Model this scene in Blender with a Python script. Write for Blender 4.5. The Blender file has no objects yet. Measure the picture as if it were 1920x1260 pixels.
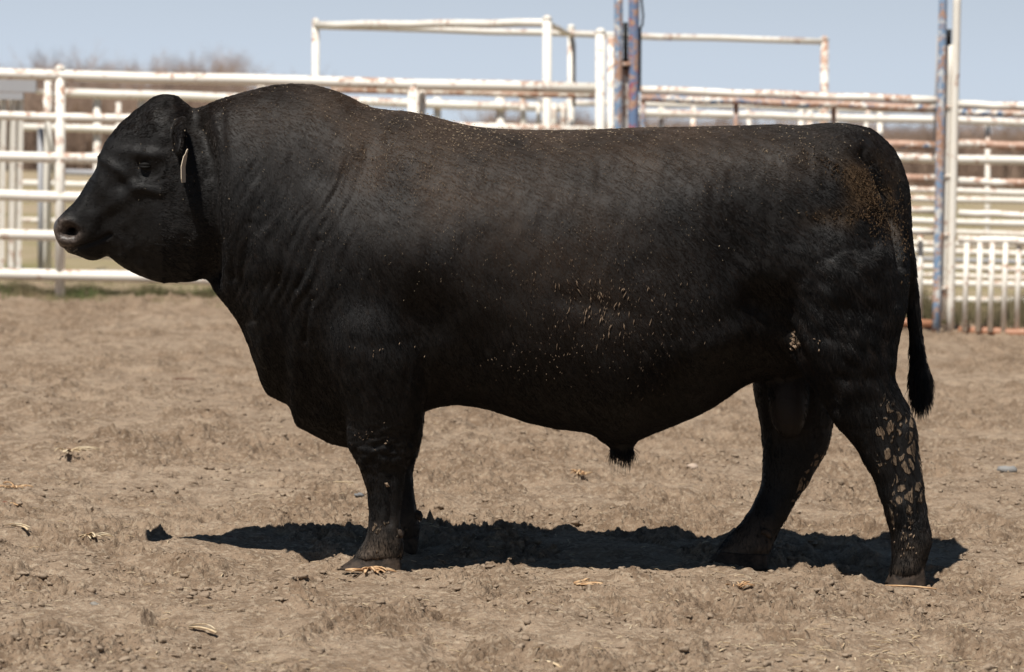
import bpy, bmesh, math, random
import numpy as np
from mathutils import Vector, Matrix
R = math.radians
rng = np.random.default_rng(7); random.seed(7)
S = bpy.context.scene
# ------------------------------------------------------------------ camera
FPX, W0, H0, CH = 6600.0, 1920.0, 1260.0, 1.26
PITCH = math.atan((630-235.5)/FPX); ROLL = math.atan(.025)
fw = np.array([0, math.cos(PITCH), -math.sin(PITCH)])
up0 = np.array([0, math.sin(PITCH), math.cos(PITCH)])
rt0 = np.array([1., 0, 0])
RT = rt0*math.cos(ROLL) + up0*math.sin(ROLL)
UP = -rt0*math.sin(ROLL) + up0*math.cos(ROLL)
CAM = np.array([0, 0, CH])
cd = bpy.data.cameras.new('camera'); cam = bpy.data.objects.new('camera', cd); S.collection.objects.link(cam)
M = Matrix(((RT[0], UP[0], -fw[0], 0), (RT[1], UP[1], -fw[1], 0), (RT[2], UP[2], -fw[2], CH), (0, 0, 0, 1)))
cam.matrix_world = M
cd.sensor_width = 36; cd.lens = 36*FPX/W0; cd.clip_end = 8000; cd.clip_start = .1
cd.dof.use_dof = True; cd.dof.focus_distance = 9.95; cd.dof.aperture_fstop = 5.8
S.camera = cam
# ------------------------------------------------------------------ light
SUNV = Vector((-.25, -.50, 1.0)).normalized()
elev = math.asin(SUNV.z); az = math.atan2(SUNV.x, SUNV.y)
wd = bpy.data.worlds.new('World'); S.world = wd; wd.use_nodes = True
nt = wd.node_tree; sky = nt.nodes.new('ShaderNodeTexSky'); sky.sky_type = 'NISHITA'; sky.sun_disc = False
sky.sun_elevation = elev; sky.sun_rotation = az; sky.air_density = 1.0; sky.dust_density = 0.0; sky.ozone_density = 6.0; sky.altitude = 300
bg = nt.nodes['Background']; bg.inputs[1].default_value = .06
# the clear Nishita sky overhead, fading into pale spring haze along the horizon
def wmix(mode, f, a, c):
    n = nt.nodes.new('ShaderNodeMix'); n.data_type = 'RGBA'; n.blend_type = mode
    for k, v in ((0, f), (6, a), (7, c)):
        if hasattr(v, 'links'): nt.links.new(v, n.inputs[k])
        else: n.inputs[k].default_value = v
    return n.outputs[2]
wtc = nt.nodes.new('ShaderNodeTexCoord'); wsp = nt.nodes.new('ShaderNodeSeparateXYZ'); nt.links.new(wtc.outputs['Generated'], wsp.inputs[0])
wrp = nt.nodes.new('ShaderNodeValToRGB'); wrp.color_ramp.elements[0].position = .02; wrp.color_ramp.elements[0].color = (1, 1, 1, 1)
wrp.color_ramp.elements[1].position = .22; wrp.color_ramp.elements[1].color = (0, 0, 0, 1); nt.links.new(wsp.outputs[2], wrp.inputs[0])
wr2 = nt.nodes.new('ShaderNodeValToRGB'); nt.links.new(wsp.outputs[2], wr2.inputs[0])
wr2.color_ramp.elements[0].position = 0; wr2.color_ramp.elements[0].color = (.452/.06, .515/.06, .59/.06, 1)
wr2.color_ramp.elements[1].position = .05; wr2.color_ramp.elements[1].color = (.395/.06, .452/.06, .540/.06, 1)
ov = wmix('MULTIPLY', 1.0, sky.outputs[0], (.80, .72, .60, 1))
nt.links.new(wmix('MIX', wrp.outputs[0], ov, wr2.outputs[0]), bg.inputs[0])
sl = bpy.data.lights.new('sun', 'SUN'); sl.energy = 4.7; sl.angle = R(.53); sl.color = (1, .955, .89)
sun = bpy.data.objects.new('sun', sl); S.collection.objects.link(sun)
sun.rotation_euler = SUNV.to_track_quat('Z', 'Y').to_euler(); sun.location = (0, 0, 20)
S.view_settings.view_transform = 'Standard'; S.view_settings.look = 'None'
S.view_settings.exposure = 0.42; S.view_settings.gamma = 1
# ------------------------------------------------------------------ helpers
COL = S.collection
def px(x, y, Y):
    """pixel (1920x1260) -> world point on the vertical plane y=Y; arrays allowed"""
    x = np.asarray(x, float); y = np.asarray(y, float)
    d = fw[None] + RT[None]*((x.reshape(-1, 1)-960)/FPX) + UP[None]*((630-y.reshape(-1, 1))/FPX)
    t = (np.asarray(Y, float).reshape(-1, 1)-0)/d[:, 1:2]
    r = CAM[None] + d*t
    return r if r.shape[0] > 1 else r[0]
def gpx(x, y):
    d = fw + RT*((x-960)/FPX) + UP*((630-y)/FPX)
    t = -CH/d[2]; return CAM + d*t
def proj(P):
    q = P-CAM; z = q@fw
    return 960+FPX*(q@RT)/z, 630-FPX*(q@UP)/z
def h32(a):
    a = a.astype(np.uint32); a ^= a >> np.uint32(16); a *= np.uint32(0x7feb352d); a ^= a >> np.uint32(15)
    a *= np.uint32(0x846ca68b); a ^= a >> np.uint32(16); return a
def noise(x, y, z=None, seed=0):
    """value noise in -1..1"""
    z = np.zeros_like(x) if z is None else z
    xi, yi, zi = np.floor(x), np.floor(y), np.floor(z)
    fx, fy, fz = x-xi, y-yi, z-zi
    fx = fx*fx*fx*(fx*(fx*6-15)+10); fy = fy*fy*fy*(fy*(fy*6-15)+10); fz = fz*fz*(3-2*fz)
    xi = xi.astype(np.int64); yi = yi.astype(np.int64); zi = zi.astype(np.int64); out = 0
    for dz in (0, 1):
        wz = fz if dz else 1-fz
        for dy in (0, 1):
            wy = fy if dy else 1-fy
            for dx in (0, 1):
                wx = fx if dx else 1-fx
                v = h32(((xi+dx)*73856093) ^ ((yi+dy)*19349663) ^ ((zi+dz)*83492791) ^ (seed*2654435761 & 0x7fffffff))
                out = out + wx*wy*wz*(v/2147483648.0-1)
    return out
def fbm(x, y, z=None, o=4, seed=0, g=.5):
    a, s, t = 1, 0, 0
    for i in range(o):
        s = s+a*noise(x, y, z, seed+i*17); t += a; a *= g
        x = x*2.03+5.1; y = y*2.03+1.7
        if z is not None: z = z*2.03
    return s/t
def worley(x, y, seed, keep=1.0):
    """height of rounded crumbs of random radius, one per cell"""
    xi, yi = np.floor(x), np.floor(y); out = np.zeros_like(x)
    for dx in (-1, 0, 1):
        for dy in (-1, 0, 1):
            cx, cy = xi+dx, yi+dy; k = (cx.astype(np.int64)*73856093) ^ (cy.astype(np.int64)*19349663)
            a, c, r, e = [h32(k ^ (seed*7919+j*104729))/4294967296.0 for j in range(4)]
            r = np.where(e < keep, .25+.75*r*r, .01); ang = np.arctan2(y-cy-c, x-cx-a); rr = r*(1+.22*np.sin(3*ang+e*40)+.12*np.sin(7*ang+a*30))
            q = ((x-cx-a)**2+(y-cy-c)**2)/(rr*rr*.75)
            out = np.maximum(out, rr*np.sqrt(np.clip(1-q*q, 0, 1)))
    return out
def tag(o, label=None, cat=None, group=None, kind=None):
    if label: o['label'] = label
    if cat: o['category'] = cat
    if group: o['group'] = group
    if kind: o['kind'] = kind
    return o
def empty(name, loc, label, cat, group=None):
    o = bpy.data.objects.new(name, None); o.location = loc; COL.objects.link(o); o.empty_display_size = .1
    return tag(o, label, cat, group)
def link(name, me, mat=None, parent=None, loc=None, smooth=True):
    if mat: me.materials.append(mat)
    if smooth: me.shade_smooth()
    o = bpy.data.objects.new(name, me); COL.objects.link(o)
    if parent is not None:
        o.parent = parent; o.matrix_parent_inverse = Matrix.Translation(-Vector(parent.location))
    if loc is not None: o.location = loc
    return o
def mesh(V, F, name='m'):
    me = bpy.data.meshes.new(name); V = np.asarray(V, float)
    if isinstance(F, np.ndarray):
        n, k = F.shape
        me.vertices.add(len(V)); me.vertices.foreach_set('co', V.ravel())
        me.loops.add(n*k); me.loops.foreach_set('vertex_index', F.ravel().astype(np.int32))
        me.polygons.add(n); me.polygons.foreach_set('loop_start', np.arange(0, n*k, k, dtype=np.int32))
        me.update(calc_edges=True)
    else:
        me.from_pydata([tuple(v) for v in V], [], F)
    return me
class MB:
    def __init__(s): s.V = []; s.F = []; s.n = 0
    def add(s, V, F):
        s.V.append(np.asarray(V, float)); s.F += [tuple(i+s.n for i in f) for f in F]; s.n += len(V)
    def tube(s, pts, r, n=12, caps=True, dome=False, r2=None, flat=1.0):
        pts = [np.asarray(p, float) for p in pts]; m = len(pts)
        rr = [r]*m if np.isscalar(r) else list(r)
        V = []; a = None
        for i, p in enumerate(pts):
            t = pts[min(i+1, m-1)]-pts[max(i-1, 0)]; t = t/(np.linalg.norm(t)+1e-12)
            if a is None:
                a = np.cross(t, [0, 1, 0]) if abs(t[1]) < .9 else np.cross(t, [1, 0, 0])
            a = a-t*(a@t); a /= np.linalg.norm(a); b = np.cross(t, a)
            for k in range(n):
                q = 2*math.pi*k/n; V.append(p+rr[i]*(a*math.cos(q)+b*math.sin(q)*flat))
        F = [(i*n+k, i*n+(k+1) % n, (i+1)*n+(k+1) % n, (i+1)*n+k) for i in range(m-1) for k in range(n)]
        if caps: F += [tuple(range(n-1, -1, -1)), tuple(range((m-1)*n, m*n))]
        s.add(V, F)
    def box(s, c, sx, sy, sz, rot=0):
        c = np.asarray(c, float); V = []
        for dz in (-1, 1):
            for dx, dy in ((-1, -1), (1, -1), (1, 1), (-1, 1)):
                x, y = dx*sx/2, dy*sy/2
                V.append(c+[x*math.cos(rot)-y*math.sin(rot), x*math.sin(rot)+y*math.cos(rot), dz*sz/2])
        s.add(V, [(3, 2, 1, 0), (4, 5, 6, 7), (0, 1, 5, 4), (1, 2, 6, 5), (2, 3, 7, 6), (3, 0, 4, 7)])
    def me(s, name='m'):
        return mesh(np.vstack(s.V), s.F, name)
# ------------------------------------------------------------------ materials
def mat(name, rough=.8, base=(.5, .5, .5), spec=.4):
    m = bpy.data.materials.new(name); m.use_nodes = True; t = m.node_tree
    b = t.nodes['Principled BSDF']; b.inputs['Roughness'].default_value = rough
    b.inputs['Base Color'].default_value = (*base, 1); b.inputs['Specular IOR Level'].default_value = spec
    return m, t, b
def nd(t, kind, **kw):
    n = t.nodes.new(kind)
    for k, v in kw.items():
        if k in n.inputs: n.inputs[k].default_value = v
        else: setattr(n, k, v)
    return n
def ramp(t, fac, stops, interp='LINEAR'):
    n = t.nodes.new('ShaderNodeValToRGB'); e = n.color_ramp; e.interpolation = interp
    while len(e.elements) < len(stops): e.elements.new(.5)
    for k, (p, c) in enumerate(stops):
        e.elements[k].position = p; e.elements[k].color = (*c, 1) if len(c) == 3 else c
    t.links.new(fac, n.inputs[0]); return n.outputs[0]
def noi(t, scale, detail=4, rough=.55, vec=None, dist=0):
    n = nd(t, 'ShaderNodeTexNoise', Scale=scale, Detail=detail, Roughness=rough, Distortion=dist)
    if vec is not None: t.links.new(vec, n.inputs['Vector'])
    return n.outputs[0]
def mix(t, fac, a, b, mode='MIX'):
    n = t.nodes.new('ShaderNodeMix'); n.data_type = 'RGBA'; n.blend_type = mode
    for s, v in ((0, fac), (6, a), (7, b)):
        if hasattr(v, 'links'): t.links.new(v, n.inputs[s])
        elif isinstance(v, (int, float)): n.inputs[s].default_value = v
        else: n.inputs[s].default_value = (*v, 1)
    return n.outputs[2]
def mth(t, op, a, b=None, clamp=False):
    n = t.nodes.new('ShaderNodeMath'); n.operation = op; n.use_clamp = clamp
    for i, v in enumerate((a, b)):
        if v is None: continue
        if hasattr(v, 'links'): t.links.new(v, n.inputs[i])
        else: n.inputs[i].default_value = v
    return n.outputs[0]
def bump(t, b, h, strength=.5, dist=.01):
    n = nd(t, 'ShaderNodeBump', Strength=strength, Distance=dist); t.links.new(h, n.inputs['Height'])
    t.links.new(n.outputs[0], b.inputs['Normal'])
def gpos(t): return t.nodes.new('ShaderNodeNewGeometry').outputs['Position']
def attr(t, name):
    n = t.nodes.new('ShaderNodeAttribute'); n.attribute_name = name; return n
# ------------------------------------------------------------------ the ground
def cracks(x, y, seed):
    """distance to the border between neighbouring clods, in cell units"""
    xi, yi = np.floor(x), np.floor(y); f1 = np.full(x.shape, 9.); f2 = np.full(x.shape, 9.)
    for dx in (-1, 0, 1):
        for dy in (-1, 0, 1):
            cx, cy = xi+dx, yi+dy; k = (cx.astype(np.int64)*73856093) ^ (cy.astype(np.int64)*19349663)
            a, c = [h32(k ^ (seed*7919+j*104729))/4294967296.0 for j in range(2)]
            d = np.hypot(x-cx-a, y-cy-c); f2 = np.minimum(f2, np.maximum(d, f1)); f1 = np.minimum(f1, d)
    return f2-f1
HOOVES = [gpx(705, 1066), gpx(745, 1036), gpx(1380, 1066), gpx(1700, 1098)]
def churn(x, y):
    return np.clip(fbm(x*3.1+.4*noise(x*5, y*4, seed=2), y*1.7, o=5, seed=23, g=.62)*2.6+.50, .12, 1)
def ground_h(x, y):
    d = np.clip((30-y)/6, 0, 1); m = churn(x, y)
    big = .034*fbm(x*.9, y*.7, o=3, seed=3)+.022*fbm(x*3.1, y*2.2, o=2, seed=13)
    mid = .028*fbm(x*8, y*5, o=3, seed=11)*(.5+m)
    wx = x+.010*noise(x*34, y*34, seed=61)+.02*noise(x*9, y*9, seed=63); wy = y+.010*noise(x*34+9, y*34, seed=62)+.02*noise(x*9+5, y*9, seed=64)
    c1 = np.exp(-cracks(wx*17, wy*13, 5)/.10); c2 = np.exp(-cracks(wx*39, wy*30, 8)/.16); s1 = np.clip(noise(x*6, y*5, seed=72)*1.5+.45, 0, 1)
    crumb = .014*worley(wx*16, wy*12, 5, .2)+.0125*worley(wx*36, wy*27, 6, .45)+.0070*worley(wx*80, wy*60, 7, .6)
    lump = .010*(1-2.2*np.abs(fbm(x*14, y*11, o=3, seed=31)))
    z = big+mid+m*(lump-.024*c1*s1-.012*c2+crumb+.008)+.0042*fbm(x*50, y*36, o=3, seed=51)+.0022*worley(wx*62, wy*46, 9, .5)
    dent = np.clip(noise(x*7, y*5, seed=77)-.42, 0, 1); z = z-.06*dent*(.4+m)
    for hx_, hy_, _ in HOOVES:
        r2 = ((x-hx_)/.13)**2+((y-hy_+.01)/.16)**2; z = z*(1-.6*np.exp(-r2))+np.exp(-r2)*(.010+.008*noise(x*30, y*30, seed=81))
    return z*d*.9 - .006
def build_ground():
    u = list(np.arange(-1.62, 1.62, .0042)); s = .006; v = u[-1]; ext = []
    while v < 3500: v += s; s *= 1.22; ext.append(v)
    u = np.array([-e for e in ext[::-1]]+u+ext)
    ys = []; y = 7.2
    while y < 31: ys.append(y); y += .0075*(y/9)**1.6
    s = .05
    while y < 4000: ys.append(y); y += s; s *= 1.15
    lo = []; y = 7.2; s = .02
    while y > -600: y -= s; s *= 1.25; lo.append(y)
    ys = np.array(lo[::-1]+ys)
    sc = np.maximum(ys, 6)/10
    X = u[None]*sc[:, None]; Y = np.broadcast_to(ys[:, None], X.shape)
    x, y = X.ravel(), Y.ravel().copy()
    z = np.full(x.shape, -.006); m = (y > 4) & (y < 31) & (np.abs(x) < 12)
    z[m] = ground_h(x[m], y[m])
    edge = np.clip((12-np.abs(x))/3, 0, 1)*np.clip((y-4)/2, 0, 1); z = z*edge-.006*(1-edge)
    nr, nc = X.shape
    i = (np.arange(nr-1)[:, None]*nc+np.arange(nc-1)[None]).ravel()
    F = np.stack([i, i+1, i+nc+1, i+nc], 1)
    me = mesh(np.stack([x, y, z], 1), F, 'ground')
    ch = np.zeros(x.shape, np.float32); ch[m] = churn(x[m], y[m]); a_ = me.attributes.new('churn', 'FLOAT', 'POINT'); a_.data.foreach_set('value', ch)
    m_, t, b = mat('dry_dirt', .95, spec=.15); p = gpos(t)
    n1 = noi(t, 1.1, 6, .6, p); n2 = noi(t, 9, 6, .65, p); n3 = noi(t, 60, 4, .6, p); n4 = noi(t, 120, 5, .7, p)
    c = ramp(t, n1, [(.3, (.272, .192, .128)), (.7, (.372, .282, .200))])
    c = mix(t, mth(t, 'MULTIPLY', ramp(t, n2, [(.44, (0, 0, 0)), (.58, (1, 1, 1))]), .7), c, (.165, .112, .072))
    c = mix(t, ramp(t, n3, [(.50, (0, 0, 0)), (.64, (.8, .8, .8))]), c, (.46, .37, .27))
    c = mix(t, ramp(t, n4, [(.54, (0, 0, 0)), (.66, (.85, .85, .85))]), c, (.085, .060, .042))
    c = mix(t, mth(t, 'MULTIPLY', attr(t, 'churn').outputs['Fac'], .5), c, mix(t, 1.0, c, (.70, .655, .62), 'MULTIPLY'))
    # sparse fresh green sprouts, and grass beyond the pen fence
    n5 = noi(t, 3.3, 5, .7, p, 1.0); sep = t.nodes.new('ShaderNodeSeparateXYZ'); t.links.new(p, sep.inputs[0])
    c = mix(t, ramp(t, n5, [(.70, (0, 0, 0)), (.78, (.5, .5, .5))]), c, (.11, .12, .045))
    far = ramp(t, mth(t, 'DIVIDE', sep.outputs[1], 100), [(.245, (0, 0, 0)), (.27, (1, 1, 1))])
    n6 = noi(t, .35, 5, .6, p)
    fc = ramp(t, n6, [(.48, (.36, .285, .19)), (.58, (.27, .23, .12)), (.70, (.14, .16, .05))])
    c = mix(t, far, c, fc)
    t.links.new(c, b.inputs['Base Color'])
    hh = mth(t, 'ADD', mth(t, 'MULTIPLY', n3, .6), mth(t, 'MULTIPLY', n4, .35))
    bump(t, b, hh, 1.0, .016)
    tag(link('ground', me, m_), kind='structure')
build_ground()
# ------------------------------------------------------------------ the bull
YM = 10.18
def pchip(xs, ys, q):
    xs = np.array(xs, float); ys = np.array(ys, float); h = np.diff(xs); d = np.diff(ys)/h
    m = np.zeros_like(ys); m[0] = d[0]; m[-1] = d[-1]
    for i in range(1, len(xs)-1):
        if d[i-1]*d[i] > 0:
            w1 = 2*h[i]+h[i-1]; w2 = h[i]+2*h[i-1]; m[i] = (w1+w2)/(w1/d[i-1]+w2/d[i])
    k = np.clip(np.searchsorted(xs, q)-1, 0, len(h)-1); t = np.clip((q-xs[k])/h[k], 0, 1)
    return ((2*t**3-3*t**2+1)*ys[k]+(t**3-2*t**2+t)*h[k]*m[k]+(-2*t**3+3*t**2)*ys[k+1]+(t**3-t**2)*h[k]*m[k+1])
TOP = [(101, 424), (104, 416), (110, 409), (125, 394), (142, 378), (155, 358), (170, 334), (181, 316), (186, 300), (191, 282), (200, 263), (212, 247), (235, 224), (262, 201), (275, 192), (290, 182), (308, 177), (325, 179), (345, 190), (362, 202), (378, 200), (400, 192), (430, 182),
  (480, 168), (520, 160), (560, 158), (600, 163), (640, 176), (680, 196), (720, 206), (760, 210), (800, 216), (840, 227), (880, 235), (920, 241), (980, 244), (1040, 245), (1100, 244), (1160, 241), (1200, 239), (1300, 238), (1400, 236), (1460, 234), (1500, 236), (1540, 232),
  (1570, 231), (1600, 234), (1640, 250), (1665, 272), (1682, 305), (1694, 345), (1701, 400), (1705, 440)]
BOT = [(101, 432), (104, 441), (110, 455), (118, 467), (132, 475), (150, 480), (170, 489), (190, 485), (200, 479), (207, 482), (215, 490), (240, 507), (270, 521), (310, 530), (350, 528), (378, 527), (395, 540), (415, 562), (435, 588), (455, 620), (470, 660), (484, 700), (497, 735), (520, 750), (545, 763),
  (550, 790), (580, 812), (620, 832), (665, 840), (700, 838), (740, 815), (790, 774), (830, 762), (860, 759), (900, 764), (940, 775), (980, 788), (1020, 798), (1060, 804), (1100, 809), (1125, 822), (1150, 830), (1185, 830), (1200, 822), (1240, 806), (1280, 790), (1320, 772),
  (1360, 748), (1400, 722), (1430, 712), (1480, 705), (1540, 690), (1600, 665), (1650, 640), (1680, 610), (1695, 575), (1705, 460)]
# x, widest level (fraction from top), half width, exponent above, exponent below
WID = [(101, .5, .022, 2.2, 2.2), (106, .5, .060, 2.4, 2.2), (120, .5, .085, 2.6, 2.2), (145, .5, .092, 2.5, 2.1), (170, .45, .090, 2.3, 2.0), (200, .38, .098, 2.3, 1.9), (240, .36, .112, 2.4, 1.8), (280, .36, .125, 2.4, 1.8), (320, .40, .135, 2.2, 1.8), (350, .45, .140, 2.0, 1.8),
  (385, .5, .165, 2.2, 1.8), (420, .5, .205, 2.2, 1.7), (470, .52, .235, 2.1, 1.6), (520, .52, .265, 2.1, 1.5), (570, .52, .290, 2.1, 1.45), (620, .52, .315, 2.1, 1.45), (680, .52, .335, 2.15, 1.5), (760, .53, .350, 2.25, 1.8), (840, .56, .365, 2.35, 2.0), (950, .58, .385, 2.5, 2.1),
  (1080, .58, .395, 2.7, 2.1), (1200, .58, .392, 2.8, 2.1), (1300, .57, .375, 2.9, 2.0), (1400, .54, .345, 3.0, 1.9), (1480, .45, .325, 3.0, 2.0), (1560, .45, .305, 2.8, 2.2), (1620, .5, .265, 2.2, 2.2), (1660, .5, .185, 1.9, 2.2), (1690, .5, .085, 2, 2), (1705, .5, .03, 2, 2)]
LP, LF = [], []; cnt = [0]
def loft(rings):
    n = len(rings[0]); V = np.vstack(rings); m = len(rings)
    F = [(i*n+k, i*n+(k+1) % n, (i+1)*n+(k+1) % n, (i+1)*n+k) for i in range(m-1) for k in range(n)]
    F += [tuple(range(n-1, -1, -1)), tuple(range((m-1)*n, m*n))]
    return V, F
def addl(rings):
    V, F = loft(rings); LP.append(V); LF.extend([tuple(i+cnt[0] for i in f) for f in F]); cnt[0] += len(V)
def torso():
    xs = np.concatenate([np.arange(101, 400, 2.5), np.arange(400, 1680, 7), np.arange(1680, 1705.5, 2.5)])
    top = pchip(*zip(*TOP), xs); bot = pchip(*zip(*BOT), xs)
    A = list(zip(*WID)); mid, w, eu, el = [pchip(A[0], A[k], xs) for k in (1, 2, 3, 4)]
    th = np.linspace(0, 2*math.pi, 72, endpoint=False); c, s = np.cos(th), np.sin(th); rings = []
    for i, x in enumerate(xs):
        zm = top[i]+(bot[i]-top[i])*mid[i]
        e = np.where(s > 0, eu[i], el[i])
        dy = w[i]*np.sign(c)*np.abs(c)**(2/e); sy = np.sign(s)*np.abs(s)**(2/e)
        yy = np.where(s > 0, zm-(zm-top[i])*sy, zm-(bot[i]-zm)*sy)
        P = px(np.full(72, x), yy, YM); P[:, 1] += dy; rings.append(P)
    addl(rings)
def limb(L, n=36, sub=6, e=2.3):
    L = np.array(L, float); k = np.arange(len(L)); q = np.linspace(0, len(L)-1, (len(L)-1)*sub+1)
    C = [pchip(k, L[:, j], q) for j in range(6)]
    th = np.linspace(0, 2*math.pi, n, endpoint=False); c, s = np.cos(th), np.sin(th)
    c = np.sign(c)*np.abs(c)**(2/e); s = np.sign(s)*np.abs(s)**(2/e); rings = []
    for i in range(len(q)):
        fx, fy, bx, by, w, Y = [v[i] for v in C]
        P = px((fx+bx)/2+(fx-bx)/2*c, (fy+by)/2+(fy-by)/2*c, Y); P[:, 1] += w*s; rings.append(P)
    addl(rings)
torso()
NH = [(1480, 350, 1650, 350, .02, 10.08), (1440, 430, 1690, 430, .105, 10.045), (1430, 500, 1702, 500, .150, 10.01), (1440, 570, 1698, 575, .152, 10.0), (1465, 640, 1684, 640, .14, 9.985), (1505, 700, 1677, 700, .122, 9.97), (1540, 752, 1690, 738, .100, 9.96),
  (1570, 800, 1708, 772, .082, 9.95), (1602, 835, 1719, 810, .070, 9.945), (1622, 870, 1723, 855, .058, 9.94), (1641, 905, 1729, 900, .049, 9.935), (1656, 945, 1736, 945, .045, 9.93), (1667, 985, 1742, 982, .046, 9.93), (1672, 1015, 1747, 1012, .053, 9.93), (1673, 1040, 1741, 1036, .053, 9.93), (1670, 1065, 1733, 1062, .055, 9.93), (1668, 1082, 1731, 1080, .052, 9.93)]
FH = [(1420, 540, 1680, 540, .12, 10.36), (1400, 640, 1640, 640, .14, 10.36), (1408, 700, 1600, 690, .13, 10.36), (1416, 750, 1572, 745, .11, 10.35), (1428, 810, 1563, 790, .088, 10.34), (1431, 855, 1553, 838, .07, 10.33), (1429, 895, 1531, 880, .058, 10.32),
  (1417, 935, 1503, 925, .050, 10.31), (1392, 975, 1478, 965, .047, 10.30), (1366, 1006, 1459, 1000, .050, 10.29), (1348, 1028, 1447, 1026, .052, 10.28), (1340, 1042, 1440, 1045, .052, 10.28)]
NF = [(660, 380, 800, 360, .06, 10.02), (630, 450, 840, 420, .12, 10.02), (600, 540, 850, 520, .165, 10.01), (600, 630, 832, 620, .170, 10.0), (620, 700, 806, 695, .155, 10.0), (640, 750, 795, 750, .13, 10.0), (650, 790, 790, 795, .105, 10.0), (650, 822, 785, 828, .086, 10.0),
  (661, 850, 773, 855, .075, 10.0), (677, 885, 761, 885, .060, 10.0), (689, 925, 755, 925, .050, 10.0), (692, 965, 751, 965, .048, 10.0), (688, 1000, 752, 998, .053, 10.0), (680, 1020, 757, 1020, .056, 10.0), (668, 1036, 756, 1038, .056, 10.0), (660, 1048, 752, 1050, .054, 10.0)]
FF = [(640, 620, 820, 620, .12, 10.36), (650, 700, 805, 700, .12, 10.37), (665, 780, 796, 780, .10, 10.38), (682, 840, 786, 842, .076, 10.38), (697, 890, 774, 888, .056, 10.38), (707, 930, 777, 928, .048, 10.38), (712, 965, 783, 962, .049, 10.38), (710, 990, 788, 985, .054, 10.38), (700, 1010, 784, 1010, .054, 10.38), (695, 1022, 780, 1024, .052, 10.38)]
for L in (NH, FH, NF, FF): limb(L)
# sheath with its tuft, scrotum, tail
limb([(1085, 780, 1225, 780, .07, YM), (1105, 806, 1212, 806, .05, YM), (1122, 824, 1199, 822, .04, YM), (1142, 838, 1190, 836, .028, YM), (1150, 852, 1186, 852, .018, YM)])
limb([(1440, 660, 1520, 660, .05, YM), (1438, 710, 1518, 710, .06, YM), (1440, 760, 1516, 760, .07, YM), (1448, 795, 1508, 795, .06, YM), (1462, 815, 1496, 815, .035, YM), (1472, 822, 1486, 822, .012, YM)])
limb([(1530, 262, 1545, 250, .008, YM), (1570, 268, 1582, 233, .022, YM-.005), (1606, 280, 1622, 237, .030, YM-.01), (1644, 316, 1677, 280, .036, YM-.03), (1668, 370, 1705, 352, .036, YM-.05), (1680, 432, 1711, 425, .030, YM-.05), (1690, 500, 1716, 498, .024, YM-.03), (1699, 570, 1724, 568, .018, YM), (1704, 630, 1731, 628, .018, YM), (1706, 680, 1737, 678, .022, YM),
   (1705, 712, 1746, 708, .024, YM), (1708, 740, 1743, 738, .022, YM), (1716, 760, 1735, 760, .012, YM)], n=20)
# ears: near one points at the camera and slightly back, drooping
def ear(sgn):
    rings = []; th = np.linspace(0, 2*math.pi, 20, endpoint=False)
    for s_, w_, tk, cx, cy in ((0, .035, .02, 345, 240), (.05, .042, .018, 348, 244), (.09, .050, .014, 350, 252), (.13, .046, .011, 352, 262), (.16, .032, .009, 353, 272), (.18, .012, .006, 354, 280)):
        c = px(cx, cy, YM)+np.array([0, -sgn*(.10+s_), 0]) 
        a = np.array([.25, 0, 1.0]); a /= np.linalg.norm(a); b = np.array([1, 0, -.25]); b /= np.linalg.norm(b)
        rings.append(np.array([c+a*w_*math.cos(q)+b*tk*math.sin(q) for q in th]))
    if sgn < 0: rings = [r[::-1] for r in rings]
    addl(rings)
ear(1); ear(-1)
raw = mesh(np.vstack(LP), LF, 'raw')
bm = bmesh.new(); bm.from_mesh(raw); bmesh.ops.recalc_face_normals(bm, faces=bm.faces); bm.to_mesh(raw); bm.free()
tmp = bpy.data.objects.new('tmp', raw); COL.objects.link(tmp)
rm = tmp.modifiers.new('r', 'REMESH'); rm.mode = 'VOXEL'; rm.voxel_size = .0062; rm.adaptivity = 0
sm = tmp.modifiers.new('s', 'SMOOTH'); sm.factor = .5; sm.iterations = 13
dg = bpy.context.evaluated_depsgraph_get(); ev = tmp.evaluated_get(dg)
body_me = bpy.data.meshes.new_from_object(ev); bpy.data.objects.remove(tmp)
nv = len(body_me.vertices); V = np.empty(nv*3); body_me.vertices.foreach_get('co', V); V = V.reshape(-1, 3)
def normals():
    N = np.empty(nv*3); body_me.vertex_normals.foreach_get('vector', N); return N.reshape(-1, 3)
N = normals()
X, Yp = proj(V); side = np.where(V[:, 1] < YM, 1., -1.)
latn = np.clip(np.abs(N[:, 1])*1.4, 0, 1)
def ga(cx, cy, rx, ry, ang=0, p=2):
    a = R(ang); dx, dy = X-cx, Yp-cy; u = dx*math.cos(a)+dy*math.sin(a); v = -dx*math.sin(a)+dy*math.cos(a)
    return np.exp(-(np.abs(u/rx)**p+np.abs(v/ry)**p))
def seg(pts, r):
    """soft ridge along a pixel polyline"""
    best = np.full(nv, 1e9)
    for (ax, ay), (bx, by) in zip(pts, pts[1:]):
        l = (bx-ax)**2+(by-ay)**2; tt = np.clip(((X-ax)*(bx-ax)+(Yp-ay)*(by-ay))/l, 0, 1)
        best = np.minimum(best, (X-ax-tt*(bx-ax))**2+(Yp-ay-tt*(by-ay))**2)
    return np.exp(-best/(r*r))
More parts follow.
